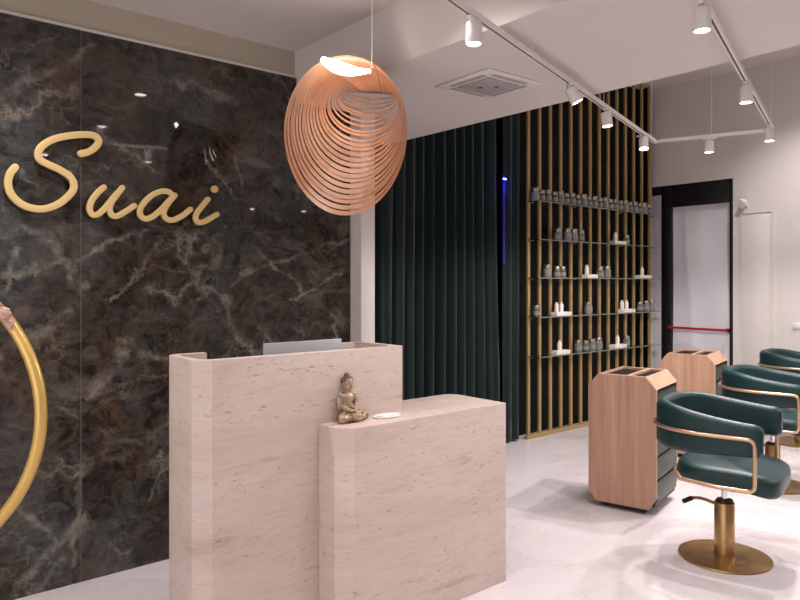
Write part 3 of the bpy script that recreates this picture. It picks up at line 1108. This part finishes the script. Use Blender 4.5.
def make_jar(r, h, m_body):
    t = bpy.data.objects.new('cosmetic_jar', None)
    COL.objects.link(t)
    lathe('body', [(0, 0), (r * .92, 0), (r, .004), (r, h * .62), (r * .93, h * .68), (r * .80, h * .71), (0, h * .71)], m_body, t, 16)
    lathe('lid', [(0, h * .715), (r * .84, h * .715), (r * .86, h * .73), (r * .86, h * .96), (r * .80, h), (0, h)], M['lid'], t, 16)
    lathe('label_band', [(r * 1.012, h * .16), (r * 1.012, h * .50)], M['jar_grey'], t, 16)
    return t


def make_bottle(r, h):
    t = bpy.data.objects.new('cosmetic_bottle', None)
    COL.objects.link(t)
    lathe('body', [(0, 0), (r * .95, 0), (r, .004), (r, h * .74), (r * .72, h * .80), (0, h * .80)], M['bottle'], t, 14)
    lathe('cap', [(0, h * .801), (r * .6, h * .801), (r * .62, h * .98), (r * .5, h), (0, h)], M['cream_box'], t, 14)
    return t


protos = {}


def put(kind, u, row, label, group, lift=0.0, dy=0.0):
    p = on_y(u, 300, PY)
    if kind not in protos:
        if kind == 'bottle':
            protos[kind] = make_bottle(.020, .092)
        elif kind == 'jar_s':
            protos[kind] = make_jar(.033, .105, M['jar_dark'])
        elif kind == 'jar_g':
            protos[kind] = make_jar(.036, .115, M['jar_green'])
        elif kind == 'jar_l':
            protos[kind] = make_jar(.038, .12, M['jar_grey'])
        o = protos[kind]
    else:
        o = copy_tree(protos[kind])
    o.location = (p.x, PY + dy, zsh[row] + .0004 + lift)
    o.rotation_euler = (0, 0, random.uniform(0, 6))
    tag(o, label, 'jar' if kind.startswith('jar') else 'bottle', group)
    return o


random.seed(5)
g_top = 'jars in the row on the topmost glass shelf'
nj = 22
for k in range(nj):
    u0, u1 = on_y(535.5, 300, PY).x, on_y(648.5, 300, PY).x
    x = u0 + (u1 - u0) * k / (nj - 1)
    kind = ['jar_l', 'jar_s', 'jar_g', 'jar_s'][k % 4]
    o = put(kind, 540, 0, {'jar_l': 'light grey jar with silver lid in the full row on the topmost glass shelf',
                           'jar_s': 'small dark jar with silver lid in the full row on the topmost glass shelf',
                           'jar_g': 'dark green jar with silver lid in the full row on the topmost glass shelf'}[kind], g_top)
    o.location.x = x
rows = {
    1: dict(jars=[(558, 'jar_g'), (567.5, 'jar_l'), (574, 'jar_l'), (581, 'jar_g'), (626.5, 'jar_s')], boxes=[(612, 623.5, [615.5])]),
    2: dict(jars=[(547.5, 'jar_l'), (557, 'jar_s'), (562.5, 'jar_s'), (600, 'jar_g'), (607, 'jar_l')], boxes=[(585, 595, [586.8]), (637, 648.5, [642])]),
    3: dict(jars=[(536.5, 'jar_s'), (588.5, 'jar_l'), (640, 'jar_s'), (646, 'jar_g'), (651.5, 'jar_l')], boxes=[(554, 568.5, [556.5, 561.3]), (620.6, 632.5, [622, 626.5])]),
    4: dict(jars=[(578.5, 'jar_g'), (585.5, 'jar_s'), (592, 'jar_g'), (598.5, 'jar_l'), (626.5, 'jar_g')], boxes=[(554, 567.5, [559.5]), (612, 624, [617.5])]),
}
names = {1: 'second highest', 2: 'middle', 3: 'second lowest', 4: 'lowest'}
knd = {'jar_s': 'small dark jar', 'jar_g': 'dark green jar', 'jar_l': 'light grey jar'}
for r, dct in rows.items():
    for u, kind in dct['jars']:
        same = [q for q, kk in dct['jars'] if kk == kind]
        tail = ''
        if len(same) > 1:
            tail = ', nearest the curtain' if u == same[0] else (', nearest the glass door' if u == same[-1] else ', between darker jars')
        put(kind, u, r, knd[kind] + ' with silver lid on the ' + names[r] + ' glass shelf' + tail, 'jars on the ' + names[r] + ' glass shelf')
    for bi, (u0, u1, bots) in enumerate(dct['boxes']):
        a, b = on_y(u0, 300, PY).x, on_y(u1, 300, PY).x
        where = ' on the ' + names[r] + ' glass shelf'
        extra = ('' if len(dct['boxes']) == 1 else (' by the curtain' if bi == 0 else ' by the door'))
        bx = thing('product_box', 'flat cream carton' + where + extra, 'box', ((a + b) / 2, PY, zsh[r] + .0004), 0, 'cream cartons on the glass shelves')
        hw = (b - a) / 2
        box('carton', (-hw, -.035, 0), (hw, .035, .034), M['cream_box'], bx, bev=.0015, seg=1)
        box('lid_flap', (-hw * .98, -.0365, .020), (hw * .98, -.0352, .033), M['bottle'], bx)
        for u in bots:
            put('bottle', u, r, 'white bottle on cream carton' + where + extra, 'white bottles on the glass shelves', lift=.0346)

# ------------------------------------------------------------------ ceiling air unit
cs = [on_z(u, v, Z_LOW) for u, v in ((437, 85), (489, 66), (539, 82), (489, 100))]
ac_c = sum(cs, Vector()) / 4
ac = thing('ceiling_air_unit', 'square white air conditioning cassette set into the dropped ceiling', 'air conditioner', (ac_c.x, ac_c.y, Z_LOW), math.radians(-2))
H = .202
bm = bmesh.new()
outer_ = [(-H, -H), (H, -H), (H, H), (-H, H)]
bm_box(bm, (-H, -H, -.011), (H, H, -.0005), .005)
from_bm('panel', bm, M['white_plastic'], ac, auto=.7)
box('intake_grille', (-.118, -.118, -.017), (.118, .118, -.0115), M['grey_plastic'], ac, bev=.003)
for k in range(4):
    m_ = box('louvre', (-.125, .138, -.0135), (.125, .168, -.0115), M['grey_plastic'], ac, bev=.0008, seg=1)
    m_.rotation_euler = (0, 0, k * math.pi / 2)
for k in (-1, 1):
    d_ = lathe('sensor_dot', [(0, -.020), (.010, -.020), (.012, -.0175), (0, -.0175)], M['dark_plastic'], ac, 14, (.03 * k, -.03 * k))

# ------------------------------------------------------------------ light track and spotlights
TZ = 2.433
TR = [on_z(455, -2, TZ), on_z(655, 141.7, TZ), on_z(773, 130, TZ)]
cdir = (TR[1] - on_z(530, 54, TZ))
cdir.z = 0
cdir.normalize()
far_l, far_r = TR[1], TR[2]
near_l = far_l - cdir * 4.4
near_r = far_r - cdir * 4.4
trk = thing('light_track', 'white suspended lighting track running in a U below the ceiling', 'lighting track', (far_l.x, far_l.y, TZ))


def rail(name, a, b):
    bm = bmesh.new()
    a, b = a - trk.location, b - trk.location
    w, h = .0125, .011
    bm_sweep(bm, [a, b], [(-w, -h), (-.005, -h), (-.005, 0), (.005, 0), (.005, -h), (w, -h), (w, h), (-w, h)], False, (0, 0, 1))
    o = from_bm(name, bm, M['white'], trk)
    bm = bmesh.new()
    bm_sweep(bm, [a, b], [(-.0048, -.0105), (.0048, -.0105), (.0048, -.009), (-.0048, -.009)], False, (0, 0, 1))
    from_bm('contact_slot', bm, M['slot'], o)
    return o


rail('rail', near_l, far_l + cdir * .016)
rail('rail', near_r, far_r + cdir * .016)
rail('cross_rail', far_l, far_r)
for j, pnt in enumerate((near_l, near_r)):
    for k in (.5, 1.3, 2.15, 2.65, 3.2, 4.3):
        q = pnt + cdir * k
        top = Z_LEFT if q.x < LOW_X0 else (Z_LOW if q.x < LOW_X1 else Z_HIGH)
        tube('suspension_rod', [q - trk.location + Vector((0, 0, .0105)), q - trk.location + Vector((0, 0, top - TZ - .0005))], .004 if q.x < LOW_X1 else .0016, M['white'], trk, n=6, up=(0, 1, 0))
q = (far_l + far_r) / 2
tube('suspension_rod', [q - trk.location + Vector((0, 0, .0105)), q - trk.location + Vector((0, 0, Z_HIGH - TZ - .0005))], .0016, M['white'], trk, n=6, up=(0, 1, 0))


def spotlight(pos, tilt, az, label, watts=SPOT_W, size=1.0, cone=105, blend=.8):
    t = thing('track_spotlight', label, 'spotlight', (pos.x, pos.y, TZ - .0115), az, 'white track spotlights')
    box('adapter', (-.045, -.012, -.010), (.045, .012, -.0005), M['white'], t, bev=.003)
    tube('stem', [(0, 0, -.010), (0, 0, -.020)], .009, M['white'], t, n=10, up=(0, 1, 0))
    r, L = .031 * size, .080 * size
    b = lathe('body', [(0, 0), (r * .9, 0), (r, -.006), (r, -L), (r * .86, -L), (r * .84, -L + .008), (0, -L + .008)], M['white'], t, 24)
    b.location = (0, 0, -.020)
    b.rotation_euler = (tilt, 0, 0)
    lathe('lens', [(0, -L + .004), (r * .85, -L + .004), (r * .85, -L + .007), (0, -L + .007)], M['lens'], b, 24)
    l = bpy.data.lights.new('spot_beam', 'SPOT')
    l.energy = watts
    l.color = LAMP_COL
    l.spot_size = math.radians(cone)
    l.spot_blend = blend
    l.shadow_soft_size = .03
    o = bpy.data.objects.new('spot_beam', l)
    COL.objects.link(o)
    o.parent = b
    o.location = (0, 0, -L - .012)
    return t


def on_track(u, line_pt):
    """point of the rail through line_pt (direction cdir) seen in column u"""
    d = ray(u, 0)
    d.z = 0
    # solve s*d = line_pt + k*cdir in plan
    det = d.x * (-cdir.y) - (-cdir.x) * d.y
    s = (line_pt.x * (-cdir.y) + cdir.x * line_pt.y) / det
    return Vector((d.x * s, d.y * s, TZ))


az0 = math.atan2(cdir.y, cdir.x)
spotlight(on_track(474, far_l), 0.0, az0, 'white track spotlight pointing straight down near the ceiling air unit')
spotlight(on_track(570, far_l), math.radians(-28), az0 + .5, 'white track spotlight tilted towards the slat screen at the dropped ceiling edge')
spotlight(on_track(606, far_l), math.radians(-6), az0, 'white track spotlight hanging in front of the brass slats, second from the track corner')
spotlight(on_track(643.5, far_l), math.radians(-16), az0 - 1.2, 'white track spotlight in front of the brass slats next to the track corner')
cr = (far_r - far_l).normalized()
tt = 709
d = ray(tt, 0)
det = d.x * (-cr.y) + cr.x * d.y
s_ = (far_l.x * (-cr.y) + cr.x * far_l.y) / det
spotlight(Vector((d.x * s_, d.y * s_, TZ)), 0.0, math.atan2(cr.y, cr.x), 'white track spotlight on the short cross rail above the glass door', 78, 1, 156, .25)
spotlight(on_track(702, far_r), 0.0, az0, 'white track spotlight under the dropped ceiling above the green chairs', 17, 1, 125)
spotlight(on_track(746, far_r), 0.0, az0, 'white track spotlight just beyond the dropped ceiling edge above the service door', 58, 1, 156, .25)
spotlight(on_track(769.5, far_r), 0.0, az0, 'white track spotlight at the end of the rail in front of the pale wall', 100, 1, 156, .25)
# the rest of the same track goes on behind the photographer's frame
spotlight(near_l + cdir * .9, math.radians(8), az0, 'white track spotlight on the near stretch of the track above the reception desk', 6)
spotlight(near_r + cdir * 1.0, 0.0, az0, 'white track spotlight on the near stretch of the track beside the chairs')

# second track, added out of view as fill light above the styling places
sty = thing('light_track', 'white lighting track added out of view as fill above the styling places', 'lighting track', (0, 0, 0))
sa, sb = Vector((3.9, -.75, TZ)), Vector((3.9, -.75, TZ)) + cdir * 3.0
bm = bmesh.new()
bm_sweep(bm, [sa, sb], [(-.0125, -.011), (.0125, -.011), (.0125, .011), (-.0125, .011)], False, (0, 0, 1))
from_bm('rail', bm, M['white'], sty)
for k in (.2, 1.5, 2.8):
    q = sa + cdir * k
    tube('suspension_rod', [q + Vector((0, 0, .0105)), Vector((q.x, q.y, Z_HIGH - .0005))], .004, M['white'], sty, n=6, up=(0, 1, 0))
for k in range(5):
    spotlight(sa + cdir * (.2 + .65 * k), math.radians(14), az0, 'white track spotlight added out of view as fill above the styling places', FILL_TRACK_W, 1.0, 125)

# downlights added in the high ceiling as fill, hidden by the dropped slab
for i, (x, y) in enumerate(((4.1, .2), (5.3, .2), (6.4, .2), (4.2, 2.0), (5.3, 2.2), (6.4, 2.4), (4.6, -1.6), (6.0, -1.6))):
    t = thing('ceiling_downlight', 'round white downlight added unseen in the high ceiling as fill light', 'downlight', (x, y, Z_HIGH), 0, 'added fill downlights in the high ceiling')
    lathe('trim_ring', [(.060, -.0005), (.068, -.0005), (.068, -.008), (.050, -.010), (.050, -.0005)], M['white'], t, 24)
    lathe('lens', [(0, -.006), (.049, -.006), (.049, -.002), (0, -.002)], M['lens'], t, 24)
    l = bpy.data.lights.new('high_fill_beam', 'SPOT')
    l.energy = FILL_HIGH_W * (4.6 if x > 6.2 else 2.0 if x > 5 else .4)
    l.color = LAMP_COL
    l.spot_size = math.radians(112 if x > 6.2 else 92)
    l.spot_blend = 1.0
    l.shadow_soft_size = .05
    o = bpy.data.objects.new('high_fill_beam', l)
    COL.objects.link(o)
    o.parent = t
    o.location = (0, 0, -.02)

# reception downlights: the first pair glints in the marble, the rest are added fill
for i, (x, y) in enumerate(((1.78, 1.97), (1.89, .74), (.55, 2.75), (.55, .74), (-.8, 2.4), (-.8, .74), (.55, -1.2), (1.75, -1.2))):
    t = thing('ceiling_downlight', 'round recessed white downlight in the ceiling over the reception', 'downlight', (x, y, Z_LEFT), 0, 'downlights over the reception')
    lathe('trim_ring', [(.048, -.0005), (.055, -.0005), (.055, -.008), (.040, -.010), (.040, -.0005)], M['white'], t, 24)
    lathe('lens', [(0, -.006), (.039, -.006), (.039, -.002), (0, -.002)], M['lens'], t, 24)
    l = bpy.data.lights.new('down_beam', 'SPOT')
    l.energy = DOWN_W * (3.6 if (y > 1.5 and x < 1) else 1.5 if y > 1.5 else 3.5 if y < 0 else .6)
    l.color = LAMP_COL
    l.spot_size = math.radians(130)
    l.spot_blend = .9
    l.shadow_soft_size = .035
    o = bpy.data.objects.new('down_beam', l)
    COL.objects.link(o)
    o.parent = t
    o.location = (0, 0, -.02)

# ------------------------------------------------------------------ trolleys and chairs along the rotated row
ROW = math.radians(13.4)
cvec = Vector((math.cos(ROW), math.sin(ROW), 0))
dvec = Vector((-math.sin(ROW), math.cos(ROW), 0))
STEP = 1.58

t0l = on_z(588.5, 498.8, .035)
TW, TD, TH = .425, .47, .845


def make_trolley(loc, label):
    # local: +Y is d (left in view), +X is c (away); front wooden end faces -X
    t = thing('salon_trolley', label, 'trolley', loc, ROW, 'wooden salon trolleys')
    z0, ch = .035, .075
    prof = [(0, z0 + ch), (-ch * .62, z0), (-TW + ch * .62, z0), (-TW, z0 + ch), (-TW, TH - ch), (-TW + ch * .85, TH), (-ch * .85, TH), (0, TH - ch)]

    def slab(name, xa, xb, pr, m):
        bm = bmesh.new()
        a = [bm.verts.new((xa, y, z)) for y, z in pr]
        b = [bm.verts.new((xb, y, z)) for y, z in pr]
        bm.faces.new(a)
        bm.faces.new(b[::-1])
        n = len(pr)
        for i in range(n):
            bm.faces.new((a[i], b[i], b[(i + 1) % n], a[(i + 1) % n]))
        return from_bm(name, bm, m, t)
    slab('end_panel', 0, .02, prof, M['trolley_wood'])
    slab('end_panel', TD - .02, TD, prof, M['trolley_wood'])
    # sloped shoulders and top rim in wood, sides dark
    for sgn in (0, 1):
        y0 = 0 if sgn == 0 else -TW
        y1 = -ch * .85 if sgn == 0 else -TW + ch * .85
        yi0 = y0 - .018 if sgn == 0 else y0 + .018
        slab('shoulder', .0205, TD - .0205, [(y0, TH - ch), (y1, TH), (y1 + (-.002 if sgn == 0 else .002), TH - .02), (yi0, TH - ch - .006)], M['trolley_wood'])
    bm = bmesh.new()
    ya, yb_ = -ch * .85 - .002, -TW + ch * .85 + .002
    bm_box(bm, (.0205, yb_, TH - .018), (TD - .0205, yb_ + .008, TH - .0005))
    bm_box(bm, (.0205, ya - .008, TH - .018), (TD - .0205, ya, TH - .0005))
    bm_box(bm, (.0205, yb_ + .008, TH - .018), (.030, ya - .008, TH - .0005))
    bm_box(bm, (TD - .03, yb_ + .008, TH - .018), (TD - .0205, ya - .008, TH - .0005))
    bm_box(bm, (.03, yb_ + .10, TH - .018), (TD - .03, yb_ + .125, TH - .0005))
    from_bm('top_rim', bm, M['trolley_wood'], t)
    box('tray', (.0305, yb_ + .0085, TH - .05), (TD - .0305, yb_ + .0995, TH - .014), M['black_panel'], t)
    box('tray', (.0305, yb_ + .1255, TH - .05), (TD - .0305, ya - .0085, TH - .014), M['black_panel'], t)
    box('carcass', (.0205, -TW + .012, z0 + .02), (TD - .0205, -.03, TH - ch - .012), M['black'], t)
    # drawers on the near side (-Y)
    zz = [z0 + ch * .55, .215, .36, .505, .64, TH - ch - .012]
    for a, b in zip(zz, zz[1:]):
        dr = box('drawer', (.024, -TW + .000, a + .006), (TD - .024, -TW + .0115, b - .008), M['drawer'], t, bev=.002)
        box('finger_grip', (.03, -TW - .004, b - .0075), (TD - .03, -TW + .010, b - .002), M['black'], dr)
    box('plinth', (.03, -TW + .07, .012), (TD - .03, -.07, z0 - .0005), M['black'], t)
    for x in (.06, TD - .06):
        for y in (-TW + .09, -.09):
            bm = bmesh.new()
            bmesh.ops.create_cone(bm, cap_ends=True, segments=14, radius1=.012, radius2=.012, depth=.02,
                                  matrix=Matrix.Translation((x, y, .012)) @ Matrix.Rotation(math.pi / 2, 4, 'X'))
            from_bm('caster', bm, M['black'], t)
    return t


tl = Vector((t0l.x, t0l.y, 0))
tr1 = make_trolley(tl, 'chamfered pale wood salon trolley standing nearest the reception desk')
tr2 = copy_tree(tr1)
tr2.location = tl + cvec * STEP
tag(tr2, 'chamfered pale wood salon trolley standing in front of the glass door', 'trolley', 'wooden salon trolleys')


def make_chair(loc, rot, label):
    # local: faces -Y, back at +Y
    t = thing('salon_chair', label, 'chair', loc, rot, 'green salon chairs')
    lathe('base_disc', [(0, 0), (.221, 0), (.225, .004), (.223, .010), (.18, .017), (.07, .022), (0, .022)], M['brass_base'], t, 48)
    lathe('column', [(0, .0225), (.049, .0225), (.049, .285), (.047, .288), (0, .288)], M['brass_base'], t, 28)
    lathe('column_cap', [(0, .2885), (.042, .2885), (.040, .300), (.02, .303), (0, .303)], M['black'], t, 24)
    lathe('gas_lift', [(0, .3035), (.015, .3035), (.015, .40), (0, .40)], M['chrome'], t, 16)
    # pump lever
    tube('pump_lever', smooth_path([(-.02, .040, .275), (-.06, .09, .300), (-.10, .13, .308), (-.125, .155, .298)], 5), .0085, M['brass_base'], t, n=8)
    tube('lever_grip', smooth_path([(-.105, .135, .308), (-.125, .155, .299), (-.14, .17, .293)], 4), .0125, M['black'], t, n=8)
    box('seat_plate', (-.11, -.11, .401), (.11, .11, .418), M['brass_base'], t, bev=.004)
    # seat cushion: rounded outline (straight front, round back) with a soft crown
    bm = bmesh.new()
    n = 56
    rings = []
    W, D0, D1 = .258, -.285, .215
    prof = [(.0, .420), (.80, .420), (.95, .426), (1.0, .446), (1.0, .474), (.985, .492), (.93, .506), (.80, .513), (.45, .517), (0, .518)]
    for rr_, z in prof:
        ring = []
        for k in range(n):
            a = 2 * math.pi * k / n
            ca, sa = math.cos(a), math.sin(a)
            ex = 2.6 if sa >= 0 else 6.0
            den = (abs(ca) ** ex + abs(sa) ** ex) ** (1 / ex)
            x, y = W * ca / den, (D1 if sa >= 0 else -D0) * sa / den
            zz_ = z - (.014 * max(0, -y - .17) / .1 if z > .45 else .030 * max(0, -y * rr_ - .10) / .15)
            ring.append(bm.verts.new((x * max(rr_, .001), y * max(rr_, .001), zz_)))
        rings.append(ring)
    for a, b in zip(rings, rings[1:]):
        for k in range(n):
            bm.faces.new((a[k], a[(k + 1) % n], b[(k + 1) % n], b[k]))
    bm.faces.new(rings[0][::-1])
    bm.faces.new(rings[-1])
    from_bm('seat', bm, M['leather'], t, smooth=True)
    # wrap-around back
    def plan(s):
        # s in [-1,1]: near arm .. far arm ; U-shaped
        hp = [(-.292, -.225), (-.300, -.09), (-.296, .06), (-.258, .175), (-.160, .262), (0, .288)]
        pts = hp + [(-x, y) for x, y in hp[-2::-1]]
        return pts
    path2 = smooth_path([(x, y, 0) for x, y in plan(0)], 7)
    m = len(path2)
    def rr_sec(wid, hgt, n=5):
        r = min(wid, hgt) * .48
        out = []
        for cx, cz, a0 in ((wid / 2 - r, hgt / 2 - r, 0), (-wid / 2 + r, hgt / 2 - r, 90), (-wid / 2 + r, -hgt / 2 + r, 180), (wid / 2 - r, -hgt / 2 + r, 270)):
            for k in range(n + 1):
                a = math.radians(a0 + 90 * k / n)
                out.append((cx + r * math.cos(a), cz + r * math.sin(a)))
        return out
    bm = bmesh.new()
    pth, secs, mids = [], [], []
    for i, p in enumerate(path2):
        s = abs(2 * i / (m - 1) - 1)            # 1 at the arm fronts, 0 at the back
        e = max(0, (s - .25) / .75)
        e = e * e * (3 - 2 * e)
        top = .812 - .055 * e
        bot = .580 + .020 * e
        endf = 1.0
        if s > .93:
            endf = math.sqrt(max(.02, 1 - ((s - .93) / .07) ** 2))
        hgt = (top - bot) * (.72 + .28 * endf)
        wid = .066 * (.55 + .45 * endf)
        mid = (top + bot) / 2
        pth.append(Vector((p.x, p.y, mid)))
        secs.append(rr_sec(wid, hgt))
    rings = []
    for i, p in enumerate(pth):
        a, b = pth[max(0, i - 1)], pth[min(m - 1, i + 1)]
        tv = (b - a)
        tv.z = 0
        tv.normalize()
        side = Vector((tv.y, -tv.x, 0))
        rings.append([bm.verts.new(p + side * x + Vector((0, 0, z))) for x, z in secs[i]])
    k_ = len(rings[0])
    for a, b in zip(rings, rings[1:]):
        for k in range(k_):
            bm.faces.new((a[k], a[(k + 1) % k_], b[(k + 1) % k_], b[k]))
    bm.faces.new(rings[0][::-1])
    bm.faces.new(rings[-1])
    from_bm('backrest', bm, M['leather'], t, smooth=True)
    # metal frame: outside rail round the back, down at the arm fronts and along under the seat
    out = []
    for i, p in enumerate(path2):
        a, b = path2[max(0, i - 1)], path2[min(m - 1, i + 1)]
        tv = (b - a).normalized()
        side = Vector((-tv.y, tv.x, 0))
        if (p + side).length < p.length:
            side = -side
        s = abs(2 * i / (m - 1) - 1)
        out.append(Vector((p.x, p.y, .695 - .005 * s)) + side * .043)
    f0, f1 = out[0], out[-1]
    front = -.195
    left = [Vector((f0.x * .86, .15, .448)), Vector((f0.x, -.02, .448)), Vector((f0.x, front, .448)), Vector((f0.x, front, .690))]
    right = [Vector((f1.x, front, .690)), Vector((f1.x, front, .448)), Vector((f1.x, -.02, .448)), Vector((f1.x * .86, .15, .448))]
    full = fillet(left + [out[8]], .035)[:-1] + out[8:-8] + fillet([out[-9]] + right, .035)[1:]
    tube('frame_rail', full, .0095, M['rose_gold'], t, n=10, up=(0, 0, 1))
    tube('rear_rail', smooth_path([left[0], (-.15, .205, .448), (0, .222, .448), (.15, .205, .448), right[-1]], 7), .0095, M['rose_gold'], t, n=10)
    tube('cross_rail', [(f0.x + .01, -.10, .440), (0, -.10, .411), (f1.x - .01, -.10, .440)], .008, M['rose_gold'], t, n=8)
    return t


cb = on_z(724.5, 557, 0.0)
CH_ROT = ROW
chairs = [make_chair(cb, CH_ROT, 'dark green barrel back salon chair on a brass disc, closest to the reception desk')]
for k, lab in ((1, 'dark green barrel back salon chair in the middle of the row of three'), (2, 'dark green barrel back salon chair closest to the white service door')):
    c = copy_tree(chairs[0])
    c.location = cb + cvec * STEP * k
    tag(c, lab, 'chair', 'green salon chairs')
